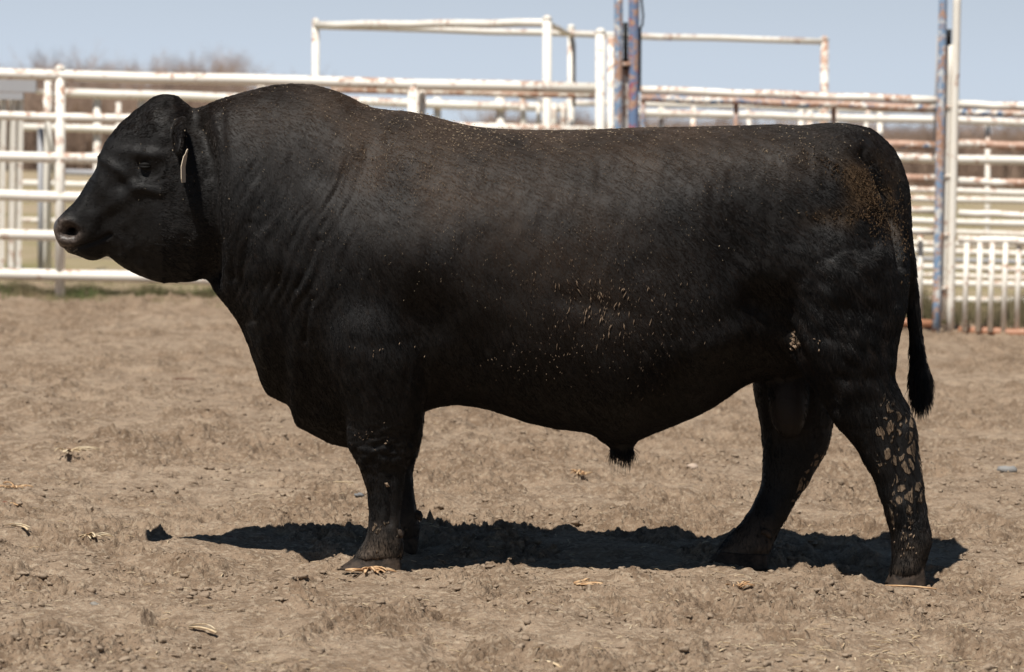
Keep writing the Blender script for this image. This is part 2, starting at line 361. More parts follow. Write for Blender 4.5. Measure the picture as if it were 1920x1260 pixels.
# let the thigh and the shoulder flow into the barrel: extra smoothing where they meet
ne = len(body_me.edges); E = np.empty(ne*2, np.int32); body_me.edges.foreach_get('vertices', E); E = E.reshape(-1, 2)
deg = np.bincount(E.ravel(), minlength=nv)[:, None]; Wm = np.clip(1.3*ga(1560, 430, 170, 60)+1.2*ga(1440, 620, 60, 120)+1.2*ga(720, 600, 170, 130)+ga(640, 740, 60, 60)*.7, 0, 1)[:, None]*.55
for _ in range(36):
    A_ = np.zeros((nv, 3))
    for k_ in range(3): A_[:, k_] = np.bincount(E[:, 0], V[E[:, 1], k_], nv)+np.bincount(E[:, 1], V[E[:, 0], k_], nv)
    V = V+Wm*(A_/deg-V)
body_me.vertices.foreach_set('co', V.ravel()); body_me.update(); N = normals()
D = np.zeros(nv)
# head
D += -.006*ga(268, 312, 18, 9, 10)-.011*ga(232, 342, 30, 15, -20)-.008*ga(215, 300, 20, 40, 30)+.008*ga(300, 270, 30, 30)+.013*ga(268, 288, 40, 11, 8)+.008*seg([(190, 300), (225, 322), (250, 350), (300, 360)], 9)
D += .007*ga(280, 309, 14, 9)+.018*ga(318, 440, 48, 60)+.004*seg([(255, 352), (310, 345)], 14)+.005*seg([(262, 345), (225, 375), (180, 405)], 12)
D += -.042*ga(131, 434, 15, 11, 20, 2.6)-.018*ga(120, 440, 12, 7, 10)+.006*seg([(112, 415), (135, 414), (149, 428), (148, 446)], 5)
D += -.012*seg([(116, 468), (150, 465), (180, 455), (205, 442)], 4)-.010*ga(200, 400, 36, 26, 30)
D += .006*ga(310, 230, 30, 22)-.006*ga(250, 260, 30, 26)
# groove behind the jaw, neck folds
D += -.046*seg([(368, 230), (384, 300), (392, 380), (396, 460), (392, 520)], 19)+.015*ga(440, 360, 36, 120)
D += -.006*seg([(415, 215), (422, 300), (430, 420), (438, 520)], 7)-.006*seg([(470, 420), (455, 520), (470, 600)], 8)
fold = ga(560, 460, 110, 150, 0, 4)
q = (X-560)*.86+(Yp-460)*.42+14*fbm(X/90, Yp/90, o=2, seed=5)
D += .62*fold*latn*(.0028*np.sin(q/2.7+3*noise(X/60, Yp/110, seed=8))*np.clip(.4+noise(X/40, Yp/60, seed=19), 0, 1)+(.0026)*np.sin(q/4.6+2*noise(X/60, Yp/110, seed=28))*np.clip(.5+noise(X/70, Yp/70, seed=9), 0, 1)+.002*np.sin(q/9+3*noise(X/80, Yp/80, seed=14)))
D += -.007*seg([(598, 450), (578, 500), (556, 540)], 6)-.006*seg([(585, 560), (572, 610), (568, 640)], 6)-.012*seg([(520, 540), (560, 640), (600, 760)], 26)
# shoulder, elbow, ribs, flank
D += .030*ga(735, 470, 120, 75, 15)-.012*ga(640, 330, 90, 50)-.014*ga(930, 560, 60, 110, 10)+.006*ga(640, 600, 60, 80)-.030*ga(800, 600, 55, 60, 10)+.006*ga(705, 650, 70, 60)-.003*seg([(660, 640), (700, 650), (770, 640)], 14)
D += -.020*ga(900, 660, 120, 70)+.010*ga(1000, 480, 160, 110)-.012*ga(1180, 330, 150, 40)+.010*ga(760, 270, 50, 60)-.010*ga(690, 300, 28, 60, 20)
D += .007*ga(660, 300, 60, 60, 30)
D += -.052*ga(1440, 590, 50, 46, 20)-.014*ga(1400, 520, 40, 90, -25)+.016*ga(1350, 640, 90, 24, -22)-.016*ga(1330, 720, 110, 26, -20)-.018*ga(1400, 450, 60, 110, -15)+.010*ga(1495, 290, 38, 24)
D += .036*ga(1585, 500, 85, 85)-.004*seg([(1505, 430), (1560, 405), (1640, 410)], 16)-.032*seg([(1618, 285), (1638, 306), (1662, 360), (1676, 430), (1686, 500)], 7)-.010*ga(1660, 350, 22, 60, -20)+.008*ga(1610, 660, 50, 40)-.010*seg([(1480, 630), (1520, 690), (1560, 760)], 14)
D += -.008*seg([(1690, 790), (1680, 860), (1690, 930)], 9)+.006*ga(1700, 800, 14, 26)-.006*seg([(735, 880), (730, 980)], 7)+.006*ga(700, 850, 20, 16)
D += -.006*seg([(1060, 560), (1180, 590), (1200, 700)], 20)
# general unevenness
n3 = fbm(V[:, 0]*5, V[:, 1]*5, V[:, 2]*5, o=3, seed=61)
D += .0032*n3*np.clip((X-380)/150, .15, 1)+.0022*noise(V[:, 0]*38, V[:, 1]*38, V[:, 2]*16, seed=66)
D += (X < 385)*(.0016*noise(V[:, 0]*55, V[:, 1]*55, V[:, 2]*40, seed=75)+.0022*noise(V[:, 0]*26, V[:, 1]*26, V[:, 2]*20, seed=76)*(1-.8*ga(120, 440, 40, 40)))
D += .0022*np.sin(np.hypot(X-281, Yp-309)/2.1)*ga(281, 312, 40, 30)*(np.hypot(X-281, Yp-309) > 18)
D += (Yp > 800)*.003*noise(V[:, 0]*40, V[:, 1]*40, V[:, 2]*22, seed=79)+.005*ga(715, 845, 55, 34)*noise(X/9, Yp/5, seed=83)
hw = ga(1580, 560, 120, 130)+ga(1600, 700, 80, 60)+ga(1240, 640, 60, 90)
D += .006*hw*noise(V[:, 0]*26+V[:, 2]*10, V[:, 1]*20, V[:, 2]*26, seed=68)
V2 = V+N*(D*np.where(np.abs(N[:, 1]) > .25, 1, .35))[:, None]
body_me.vertices.foreach_set('co', V2.ravel()); body_me.update()
N = normals(); V = V2
# masks for wear, mud and the shade painted inside the nose (near and far side alike)
def setattr_f(me, name, val, dom='POINT'):
    a = me.attributes.new(name, 'FLOAT', dom); a.data.foreach_set('value', np.ascontiguousarray(val, dtype=np.float32))
wn = fbm(V[:, 0]*9, V[:, 1]*9, V[:, 2]*9, o=3, seed=71)
dust = np.clip(.95*ga(960, 235, 420, 60, 2)+1.1*ga(780, 310, 170, 90, 10)+.8*ga(1270, 280, 110, 60)+.6*ga(1000, 400, 220, 120)+.4*ga(1480, 300, 80, 50)+.35*ga(560, 200, 160, 60)+.3*ga(1100, 560, 160, 100)+.8*ga(640, 185, 90, 22, 20), 0, 1)*np.clip(.8+wn*.7, 0, 1)
man = np.clip(1.2*ga(1640, 375, 50, 75, -25, 3)+.8*ga(1590, 325, 70, 18, 25)+.5*ga(1570, 408, 75, 18), 0, 1)*np.clip(.6+1.8*wn, 0, 1)
muz = np.clip(ga(118, 440, 32, 27, 35, 4)*1.3, 0, 1)
mud = np.clip(ga(1688, 850, 46, 100, -8, 3)*1.2*(side > 0)+ga(1483, 640, 14, 28, 0, 3)*(side > 0)+ga(1525, 900, 24, 62, 30, 4)*(V[:, 1] > YM)+.9*ga(1700, 1000, 70, 60, 0, 4)*.35+.5*ga(720, 1010, 60, 60, 0, 4)*.7, 0, 1)
lowdust = np.clip((.16-V[:, 2])/.12, 0, 1)
for nme, v in (('dust', dust), ('manure', man), ('muzzle', muz), ('mud', mud), ('low', lowdust), ('nostril_shade', np.clip(1.5*ga(131, 435, 11, 8, 20, 3), 0, 1)), ('bare', ga(1479, 765, 36, 60, 0, 4)*(np.abs(V[:, 1]-YM) < .1))): setattr_f(body_me, nme, v)
hide, t, b = mat('black_hide', .6, (.012, .011, .0105), .2)
p = gpos(t); n1 = noi(t, 14, 5, .6, p); n2 = noi(t, 120, 4, .6, p)
c = ramp(t, n1, [(.3, (.0045, .0043, .0042)), (.7, (.0085, .0077, .0073))])
c = mix(t, mth(t, 'MULTIPLY', attr(t, 'dust').outputs['Fac'], .6), c, (.040, .027, .018))
c = mix(t, mth(t, 'MULTIPLY', attr(t, 'manure').outputs['Fac'], .8), c, (.065, .040, .02))
c = mix(t, mth(t, 'MULTIPLY', attr(t, 'low').outputs['Fac'], ramp(t, n1, [(.35, (.1, .1, .1)), (.65, (.8, .8, .8))])), c, (.10, .075, .055))
c = mix(t, attr(t, 'muzzle').outputs['Fac'], c, ramp(t, n2, [(.35, (.035, .027, .023)), (.65, (.10, .080, .068))]))
c = mix(t, attr(t, 'bare').outputs['Fac'], c, (.014, .011, .010)); c = mix(t, attr(t, 'nostril_shade').outputs['Fac'], c, (.003, .002, .002))  # dark skin inside the nose, painted blacker to deepen the cavity's shade
vo = nd(t, 'ShaderNodeTexVoronoi', Scale=44.0); vo.feature = 'DISTANCE_TO_EDGE'
mp = nd(t, 'ShaderNodeMapping'); mp.inputs['Scale'].default_value = (1, .6, .62); t.links.new(p, mp.inputs[0])
nv3 = t.nodes.new('ShaderNodeTexNoise'); nv3.inputs['Scale'].default_value = 22; t.links.new(mp.outputs[0], nv3.inputs['Vector'])
mv = mix(t, .05, mp.outputs[0], nv3.outputs['Color']); t.links.new(mv, vo.inputs['Vector'])
pl = ramp(t, vo.outputs['Distance'], [(.09, (0, 0, 0)), (.16, (1, 1, 1))])
vf = nd(t, 'ShaderNodeTexVoronoi', Scale=44.0); t.links.new(mv, vf.inputs['Vector']); sc_ = t.nodes.new('ShaderNodeSeparateColor'); t.links.new(vf.outputs['Color'], sc_.inputs[0])
pl = mth(t, 'MULTIPLY', pl, ramp(t, mth(t, 'ADD', sc_.outputs[0], mth(t, 'MULTIPLY', vf.outputs['Distance'], -.75)), [(-.0, (0, 0, 0)), (.05, (1, 1, 1))]))
gate = ramp(t, mth(t, 'ADD', attr(t, 'mud').outputs['Fac'], mth(t, 'MULTIPLY', mth(t, 'SUBTRACT', noi(t, 22, 2, .5, p), .5), 1.6)), [(.46, (0, 0, 0)), (.58, (1, 1, 1))])
plate = mth(t, 'MULTIPLY', pl, gate)
c = mix(t, plate, c, ramp(t, n2, [(.3, (.08, .056, .036)), (.7, (.23, .165, .11))]))
t.links.new(c, b.inputs['Base Color'])
rr_ = mix(t, plate, mix(t, attr(t, 'muzzle').outputs['Fac'], (.6, .6, .6), (.36, .36, .36)), (.95, .95, .95)); t.links.new(rr_, b.inputs['Roughness'])
bump(t, b, mth(t, 'ADD', mth(t, 'MULTIPLY', n2, .25), mth(t, 'MULTIPLY', plate, 1.2)), .9, .006)
b0 = gpx(1150, 1066)
bull = empty('bull', (0.1, YM, 0), 'massive black bull standing in profile on the bare dirt, facing left', 'bull')
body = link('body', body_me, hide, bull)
# ---- coat hair
def coat():
    me = body_me; me.calc_loop_triangles(); nt_ = len(me.loop_triangles)
    T = np.empty(nt_*3, np.int32); me.loop_triangles.foreach_get('vertices', T); T = T.reshape(-1, 3)
    A, B, C = V[T[:, 0]], V[T[:, 1]], V[T[:, 2]]; ar = np.linalg.norm(np.cross(B-A, C-A), axis=1)/2
    cy = (A[:, 1]+B[:, 1]+C[:, 1])/3; fn = np.cross(B-A, C-A); fn /= np.linalg.norm(fn, axis=1)[:, None]+1e-12
    w = ar*np.where((cy < YM+.02) | (fn[:, 2] > .6), 1, .30)
    K = HAIRS; idx = rng.choice(nt_, K, p=w/w.sum()); r1, r2 = rng.random((2, K)); f = r1+r2 > 1; r1[f] = 1-r1[f]; r2[f] = 1-r2[f]
    P = A[idx]+(B-A)[idx]*r1[:, None]+(C-A)[idx]*r2[:, None]
    Tn = T[idx]; wa = 1-r1-r2
    def at(v): return v[Tn[:, 0]]*wa+v[Tn[:, 1]]*r1+v[Tn[:, 2]]*r2
    Nn = np.stack([at(N[:, k]) for k in range(3)], 1); Nn /= np.linalg.norm(Nn, axis=1)[:, None]
    hx, hy = proj(P); mz = at(muz); md = at(mud); dd = at(dust); mn = at(man)
    # comb field in the side plane
    gx = np.ones(K); gz = np.full(K, -.35)
    def blend(m, ax, az): nonlocal gx, gz; gx = gx*(1-m)+ax*m; gz = gz*(1-m)+az*m
    sg = lambda v: 1/(1+np.exp(-np.clip(v, -30, 30)))
    blend(sg((hx-560)/60)*sg((1350-hx)/90)*sg((hy-330)/70), .45, -1)       # barrel: down and back
    blend(sg((hx-400)/25)*sg((640-hx)/50)*sg((hy-260)/50), .30, -1)
    blend(sg((380-hx)/15), .75, .25)
    blend(sg((380-hx)/15)*sg((hy-400)/25), .9, -.1)
    blend(sg((hx-1420)/50)*sg((hy-430)/60), .25, -1)
    blend(sg((hy-800)/20), .12, -1)
    blend(sg((hx-1660)/10)*sg((hy-320)/40), .1, -1)
    g0 = np.hypot(gx, gz); G0 = np.stack([gx/g0, gz/g0], 1)
    G = np.stack([gx, .15*noise(P[:, 0]*9, P[:, 1]*9, P[:, 2]*9, seed=5), gz], 1)
    shag0 = np.clip(np.exp(-((hx-1590)/130)**2-((hy-620)/150)**2)+np.exp(-((hx-1690)/60)**2-((hy-900)/120)**2)+np.exp(-((hx-720)/80)**2-((hy-860)/80)**2)+np.exp(-((hx-320)/50)**2-((hy-200)/30)**2), 0, 1)[:, None]
    G += (.11+.34*shag0)*np.stack([noise(P[:, 0]*11, P[:, 1]*11, P[:, 2]*11, seed=s) for s in (21, 22, 23)], 1)
    G += (.10+.3*shag0)*np.stack([noise(P[:, 0]*60, P[:, 1]*60, P[:, 2]*60, seed=s) for s in (31, 32, 33)], 1)
    G += .16*rng.standard_normal((K, 3))
    G -= Nn*(G*Nn).sum(1)[:, None]; G /= np.linalg.norm(G, axis=1)[:, None]+1e-9
    L = .0085+.004*rng.random(K)
    shag = np.exp(-((hx-1590)/110)**2-((hy-620)/150)**2)+np.exp(-((hx-1690)/60)**2-((hy-900)/120)**2)*1.2+np.exp(-((hx-1230)/50)**2-((hy-690)/70)**2)+.9*np.exp(-((hx-785)/14)**2-((hy-810)/40)**2)+.8*np.exp(-((hx-1440)/24)**2-((hy-830)/50)**2)
    L *= 1+.9*np.clip(shag, 0, 1.4)+.5*np.exp(-((hx-320)/40)**2-((hy-190)/20)**2)
    L *= 1+.9*np.exp(-((hy-np.interp(hx, [c[0] for c in TOP], [c[1] for c in TOP]))/10)**2)*(hx > 385)*(hx < 680)
    L = np.where((hx < 300) & (hy > 260), L*.55, L)
    tail = (hx > 1702) & (hy > 640) & (hy < 780); L = np.where(tail, .022+.018*rng.random(K), L)
    sheath = (hx > 1138) & (hx < 1195) & (hy > 840); L = np.where(sheath, .03*rng.random(K)+.01, L)
    keep = (rng.random(K) > mz*1.3) & (rng.random(K) > np.clip(md*.95, 0, .82))&(rng.random(K) > 1.2*np.exp(-((hx-1479)/36)**4-((hy-765)/58)**4)*(np.abs(P[:, 1]-YM) < .1))
    lift = .20+.14*rng.random(K)+.16*np.clip(shag, 0, 1)
    cl_ = noise((-P[:, 0]*G0[:, 1]+P[:, 2]*G0[:, 0])*110, (P[:, 0]*G0[:, 0]+P[:, 2]*G0[:, 1])*30, P[:, 1]*40, seed=95)
    lift = lift*(1+.7*cl_); thick = np.where(sheath | tail, 1.7, 1.)
    G[tail] = np.array([.10, 0, -1])+.12*rng.standard_normal((int(tail.sum()), 3)); G[sheath] = np.array([.02, 0, -1])+.25*rng.standard_normal((int(sheath.sum()), 3))
    P, Nn, G, L, lift, dd, mn, G0, thick = [v[keep] for v in (P, Nn, G, L, lift, dd, mn, G0, thick)]; K = len(P)
    ts = np.array([0, .35, .7, 1.0]); pts = np.empty((K, 4, 3))
    for i, tt in enumerate(ts):
        pts[:, i] = P-Nn*.0006+G*(L*tt)[:, None]+Nn*(L*lift*(tt-.45*tt*tt))[:, None]
    pts[:, 3, 2] -= L*.10
    cu = bpy.data.hair_curves.new('coat'); cu.add_curves([4]*K)
    cu.attributes['position'].data.foreach_set('vector', pts.ravel().astype(np.float32)) if 'position' in cu.attributes else cu.points.foreach_set('position', pts.ravel().astype(np.float32))
    rad = np.tile(np.array([.00042, .00040, .0003, .00008]), K)*np.repeat(thick, 4)
    if 'radius' not in cu.attributes: cu.attributes.new('radius', 'FLOAT', 'POINT')
    cu.attributes['radius'].data.foreach_set('value', rad.astype(np.float32))
    px_, pz_ = P[:, 0], P[:, 2]; along = px_*G[:, 0]+pz_*G[:, 2]; across = -px_*G0[:, 1]+pz_*G0[:, 0]; al0 = px_*G0[:, 0]+pz_*G0[:, 1]
    tone = np.clip((.42)+.42*noise(across*170, al0*38, P[:, 1]*60, seed=91)+.22*noise(across*60, al0*20, P[:, 1]*30, seed=92)+.5*(rng.random(K)-.5), 0, 1)
    for nme, v in (('dust', dd), ('manure', mn), ('tone', tone)):
        a = cu.attributes.new(nme, 'FLOAT', 'POINT'); a.data.foreach_set('value', np.repeat(v, 4).astype(np.float32))
    hm, t, b = mat('black_hair', .42, spec=.19)
    c = ramp(t, attr(t, 'tone').outputs['Fac'], [(0, (.0011, .0009, .0008)), (.5, (.0040, .0031, .0026)), (1, (.019, .0135, .0105))])
    c = mix(t, mth(t, 'MULTIPLY', attr(t, 'dust').outputs['Fac'], .75), c, (.075, .047, .030))
    c = mix(t, mth(t, 'MULTIPLY', attr(t, 'manure').outputs['Fac'], .85), c, (.055, .034, .019))
    t.links.new(c, b.inputs['Base Color'])
    cu.materials.append(hm)
    o = bpy.data.objects.new('coat', cu); COL.objects.link(o); o.parent = bull
    o.matrix_parent_inverse = Matrix.Translation(-Vector(bull.location))
HAIRS = 430000
coat()
# ---- dried mud flakes and chaff caught in the coat
def surf_points(cx, cy, rx, ry, n, ang=0):
    w = np.exp(-(((X-cx)*math.cos(ang)+(Yp-cy)*math.sin(ang))/rx)**2-((-(X-cx)*math.sin(ang)+(Yp-cy)*math.cos(ang))/ry)**2)*(V[:, 1] < YM)*np.clip(-N[:, 1]+N[:, 2]*.5, 0, 1)
    return rng.choice(nv, n, p=w/w.sum())
def flakes(name, groups, m, ups=.0045):
    Vs, Fs = [], []; n = 0
    for idx, ln, wd_, vert in groups:
        for i in idx:
            nn = N[i]; d = np.array([rng.normal()*.35, 0, -1]) if vert else np.array([rng.normal(), rng.normal()*.4, rng.normal()])
            d -= nn*(d@nn); d /= np.linalg.norm(d)+1e-9; e = np.cross(nn, d)
            l = ln*(.5+rng.random()); w_ = wd_*(.6+.8*rng.random()); c0 = V[i]+nn*ups+(d*rng.normal()+e*rng.normal())*.004
            k = [c0-d*l/2, c0+e*w_/2-d*l*.15, c0+d*l/2, c0-e*w_/2+d*l*.1, c0+nn*.0016*(1+w_*200)]
            Vs += k; Fs += [(n, n+1, n+4), (n+1, n+2, n+4), (n+2, n+3, n+4), (n+3, n, n+4), (n+3, n+2, n+1, n)]; n += 5
    o = link(name, mesh(Vs, Fs), m, bull, smooth=False); tag(o, kind='stuff'); return o
fm, t, b = mat('dried_mud', .95, spec=.1)
t.links.new(ramp(t, noi(t, 90, 2, .5, gpos(t)), [(.3, (.08, .055, .037)), (.7, (.27, .195, .135))]), b.inputs['Base Color'])
flakes('mud_flakes', [(surf_points(1130, 575, 80, 50, 50), .016, .0036, 1), (surf_points(1130, 575, 120, 80, 260), .008, .0015, 1), (surf_points(990, 690, 90, 30, 60), .005, .002, 1), (surf_points(1200, 700, 50, 40, 40), .007, .0014, 1), (surf_points(725, 660, 60, 10, 10), .007, .003, 1), (surf_points(700, 825, 34, 18, 20), .006, .0018, 0),
   (surf_points(1483, 640, 7, 17, 11), .014, .012, 0), (surf_points(1530, 650, 8, 14, 4), .008, .005, 0), (surf_points(722, 840, 3, 3, 1), .016, .014, 0), (surf_points(724, 913, 3, 3, 1), .016, .014, 0), (surf_points(1700, 1010, 26, 30, 18), .009, .005, 1)], fm, .003)
mm, t, b = mat('manure', .9, spec=.15)
t.links.new(ramp(t, noi(t, 130, 2, .5, gpos(t)), [(.35, (.018, .011, .006)), (.65, (.085, .052, .027))]), b.inputs['Base Color'])
flakes('manure_crust', [(surf_points(1645, 385, 30, 52, 800, -.4), .0075, .0022, 0), (surf_points(1590, 328, 50, 10, 130, .4), .009, .003, 0), (surf_points(1590, 405, 60, 9, 110), .008, .003, 0), (surf_points(1690, 470, 8, 40, 60), .008, .003, 1)], mm, .004)
cm, t, b = mat('chaff', .8, (.36, .28, .19), .2)
flakes('chaff', [(surf_points(780, 310, 120, 70, 620), .0062, .0014, 0), (surf_points(960, 290, 330, 60, 900), .0052, .0012, 0), (surf_points(560, 230, 140, 60, 220), .0045, .0012, 0), (surf_points(1000, 430, 260, 90, 420), .0045, .0011, 1), (surf_points(1350, 320, 160, 60, 220), .0045, .0011, 0), (surf_points(1500, 290, 60, 30, 110), .0055, .0012, 0), (surf_points(270, 330, 70, 60, 24), .0035, .0008, 0), (surf_points(132, 470, 14, 6, 16), .005, .0012, 0), (surf_points(620, 400, 200, 120, 120), .004, .001, 1), (surf_points(1437, 284, 4, 3, 4), .014, .002, 0)], cm, .0055)  # pale flakes along the lips imitate the gleam of a wet edge
# ---- eyes, hooves, ear tag
em, t, b = mat('eye', .4, (.006, .005, .004), .6)
lm, t, b = mat('eyelid', .7, (.006, .0055, .005), .15)
for s_ in (1, -1):
    c0 = px(281, 309, YM); k = np.where(np.hypot(X-281, Yp-309) < 7, (V[:, 1]-YM)*-s_, -9); yo = k.max()
    c0 = c0+np.array([0, -s_*(yo-.0190), 0])
    bm = bmesh.new(); bmesh.ops.create_uvsphere(bm, u_segments=24, v_segments=16, radius=.018); me = bpy.data.meshes.new('eye'); bm.to_mesh(me); bm.free()
    me.transform(Matrix.Diagonal((.72, 1, .34, 1))); me.transform(Matrix.Translation(Vector(c0))); e = link('eye', me, em, bull)
    mb = MB()
    for up in (1, -1):
        pts = [c0+np.array([.0145*math.cos(a)*1.05, -s_*(.0162*abs(math.sin(a))**.5), (up*.0040-.0003)*math.sin(a)-.001]) for a in np.linspace(.02, math.pi-.02, 12)]
        mb.tube(pts, [.0024+.0034*math.sin(a) for a in np.linspace(0, math.pi, 12)], 8)
    link('eyelid', mb.me(), lm, bull)
hm_, t, b = mat('hoof_horn', .7, spec=.2); p = gpos(t)
c = ramp(t, noi(t, 35, 5, .6, p), [(.35, (.012, .009, .007)), (.65, (.06, .042, .030))]); t.links.new(c, b.inputs['Base Color']); bump(t, b, noi(t, 90, 3, .6, p), .6, .004)
def hoof(fx, fy, bx, by, tx, ty, hx2, hy2, Y):
    """two claws: coronet (fx,fy)-(bx,by), sole toe (tx,ty), heel (hx2,hy2)"""
    for s_ in (-1, 1):
        rings = []; th = np.linspace(0, 2*math.pi, 22, endpoint=False)
        for k in np.linspace(0, 1, 9):
            f = np.array([fx+(tx-fx)*k**1.1, fy+(ty-fy)*k]); g = np.array([bx+(hx2-bx)*k, by+(hy2-by)*k])
            c_ = np.cos(th); s2 = np.sin(th); P = px((f[0]+g[0])/2+(f[0]-g[0])/2*c_, (f[1]+g[1])/2+(f[1]-g[1])/2*c_, Y)
            P[:, 1] += s_*(.025+.006*k)+(.0225+.0085*k)*s2*(1-.35*np.clip(c_, 0, 1)); rings.append(P)
        Vh, Fh = loft(rings); m_ = mesh(Vh, Fh); link('hoof', m_, hm_, bull)
    # dewclaws at the back of the fetlock
    q0 = px(bx+2, by-40, Y)
    for s_ in (-1, 1):
        mb = MB(); mb.tube([q0+[-.02, s_*.022, .006], q0+[-.004, s_*.024, .001], q0+[.001, s_*.024, -.008], q0+[.003, s_*.024, -.014]], [.011, .0105, .008, .003], 12)
        link('dewclaw', mb.me(), hm_, bull)
hoof(1678, 1058, 1730, 1056, 1660, 1097, 1735, 1099, 9.93)
hoof(1350, 1032, 1438, 1038, 1313, 1063, 1440, 1066, 10.27)
hoof(676, 1036, 750, 1038, 636, 1066, 752, 1068, 10.0)
hoof(704, 1006, 786, 1006, 682, 1034, 782, 1036, 10.38)
tm, t, b = mat('ear_tag', .5, (.60, .50, .38), .3)
e0 = px(352, 279, YM-.25); mb = MB()
V_, F_ = [], []
for i, (u, w_) in enumerate(((0, .004), (.006, .010), (.014, .012), (.022, .026), (.05, .030), (.085, .030), (.095, .026))):
    # a leaf seen almost edge on, hanging and slightly turned
    cx = e0+np.array([-.007*math.sin(u*33)-u*.10, 0, -u]); d = np.array([.10, .995, 0])
    for sx in (-1, 1):
        for tk in (-.0009, .0009): V_.append(cx+d*w_*sx+np.array([1, -.25, 0])*tk)
for i in range(6):
    a = i*4; F_ += [(a, a+4, a+6, a+2), (a+1, a+3, a+7, a+5), (a, a+1, a+5, a+4), (a+2, a+6, a+7, a+3)]
F_ += [(0, 2, 3, 1), (24, 25, 27, 26)]
tg = link('ear_tag', mesh(V_, F_), tm, bull, smooth=False)
# ------------------------------------------------------------------ pipe materials
def paint(name, rust=.5, base=(.80, .76, .68), second=None, s2=.5, rough=.5):
    m, t, b = mat(name, rough, spec=.35); p = gpos(t)
    n1 = noi(t, 19, 7, .7, p, .4); n2 = noi(t, 45, 5, .6, p); n3 = noi(t, 2.2, 3, .5, p)
    c = mix(t, .25, base, ramp(t, n3, [(.3, tuple(v*.8 for v in base)), (.7, base)]))
    if second: c = mix(t, ramp(t, noi(t, 17, 6, .7, p, .3), [(s2, (0, 0, 0)), (s2+.03, (1, 1, 1))]), c, second)
    f = mth(t, 'ADD', mth(t, 'MULTIPLY', n1, .75), mth(t, 'MULTIPLY', n3, .35))
    nrm = t.nodes.new('ShaderNodeNewGeometry'); sn = t.nodes.new('ShaderNodeSeparateXYZ'); t.links.new(nrm.outputs['Normal'], sn.inputs[0])
    f = mth(t, 'ADD', f, mth(t, 'MULTIPLY', mth(t, 'MAXIMUM', sn.outputs[2], 0.0), .07))   # rain sits on the tops, so they rust first
    th = .78-.32*rust
    c = mix(t, ramp(t, f, [(th, (0, 0, 0)), (th+.05, (1, 1, 1))]), c, ramp(t, n2, [(.3, (.33, .17, .11)), (.7, (.52, .36, .27))]))
    t.links.new(c, b.inputs['Base Color']); bump(t, b, n1, .25, .004); return m
WH = paint('white_pipe', .50); RR = paint('red_rust_pipe', .5, (.36, .17, .095)); RU = paint('rusty_white_pipe', .54); RB = paint('rust_bare_pipe', .78)
BL = paint('blue_white_pipe', .75, second=(.13, .21, .33), s2=.5); BP = paint('blue_pipe', .75, (.20, .30, .44), (.62, .62, .6), .52)
RP = paint('red_blue_pipe', .7, (.15, .22, .36), (.36, .10, .11), .545); GR = paint('grey_pipe', .1, (.36, .36, .37))
BK = mat('black_rubber', .7, (.012, .012, .012))[0]
def ppx(x, y, Y): return px(x, y, Y)
class Thing:
    def __init__(s, name, x, Y, label, cat, group=None):
        g = px(x, 500, Y); s.o = empty(name, (g[0], Y, 0), label, cat, group)
    def pipe(s, part, pts, w, m, n=12, dome=False):
        """pts (px, px, Y); w = pipe diameter in photo pixels at the first point"""
        P = [px(*q) for q in pts]; r = w/2*pts[0][2]/FPX; mb = MB()
        if len(P) == 2 and np.linalg.norm(P[1]-P[0]) > 1.0:   # slight sag and unevenness of real welded pipe
            k = 9; Q = [P[0]+(P[1]-P[0])*i/k for i in range(k+1)]
            for i in range(1, k): Q[i] = Q[i]+np.array([0, 0, .004*math.sin(i*2.1+pts[0][1])])
            P = Q
        mb.tube(P, r, n); return link(part, mb.me(), m, s.o)
    def post(s, x, ytop, Y, w, m, x2=None, part='post', cap=True):
        T = px(x, ytop, Y); B = px(x if x2 is None else x2, 1, Y); 
        g = px(x if x2 is None else x2, 560, Y); B = np.array([g[0], Y, -.15]); r = w/2*Y/FPX; mb = MB()
        mb.tube([B, T], r, 16)
        if cap:
            pts = [T+np.array([0, 0, r*1.05*math.sin(a)]) for a in np.linspace(0, 1.5, 6)]
            mb.tube(pts, [r*1.06*math.cos(a)+.0005 for a in np.linspace(0, 1.5, 6)], 16)
        return link(part, mb.me(), m, s.o)
def ln(a, b, x): return a[1]+(b[1]-a[1])*(x-a[0])/(b[0]-a[0])
# front pen fence on the left, behind the bull's head and back
DF = 24.4
f = Thing('pipe_fence', 500, DF, 'long white pipe fence with rust stained rails running behind the bull\'s head and withers', 'fence')
for y0, y1, w, m in ((139, 166, 21, WH), (216, 245, 17, RU), (293, 321, 20, WH), (366, 394, 21, WH), (440, 468, 20, WH), (513, 542, 22, WH)):
    f.pipe('rail', [(-420, y0-10.5*y0/y0, DF), (1118, y1, DF)], w, m)
f.pipe('rail', [(620, 168, DF+.12), (1118, 179, DF+.12)], 13, RB)
for x, yt, w, m in ((113, 131, 19, WH), (-300, 122, 19, WH), (490, 152, 14, RU), (775, 160, 21, WH), (792, 162, 13, RU)):
    f.post(x, yt, DF+(.09 if w < 16 else 0), w, m)
# tall post pair in the middle
f = Thing('pipe_post', 1125, DF-.1, 'tall white pipe post with rounded cap rising above the fence left of the blue uprights', 'post'); f.post(1126, 62, DF-.1, 19, WH)
f = Thing('pipe_post', 1145, DF+.5, 'white and rusty square post close beside the tall capped post', 'post'); f.post(1146, 68, DF+.5, 14, RU, cap=False)
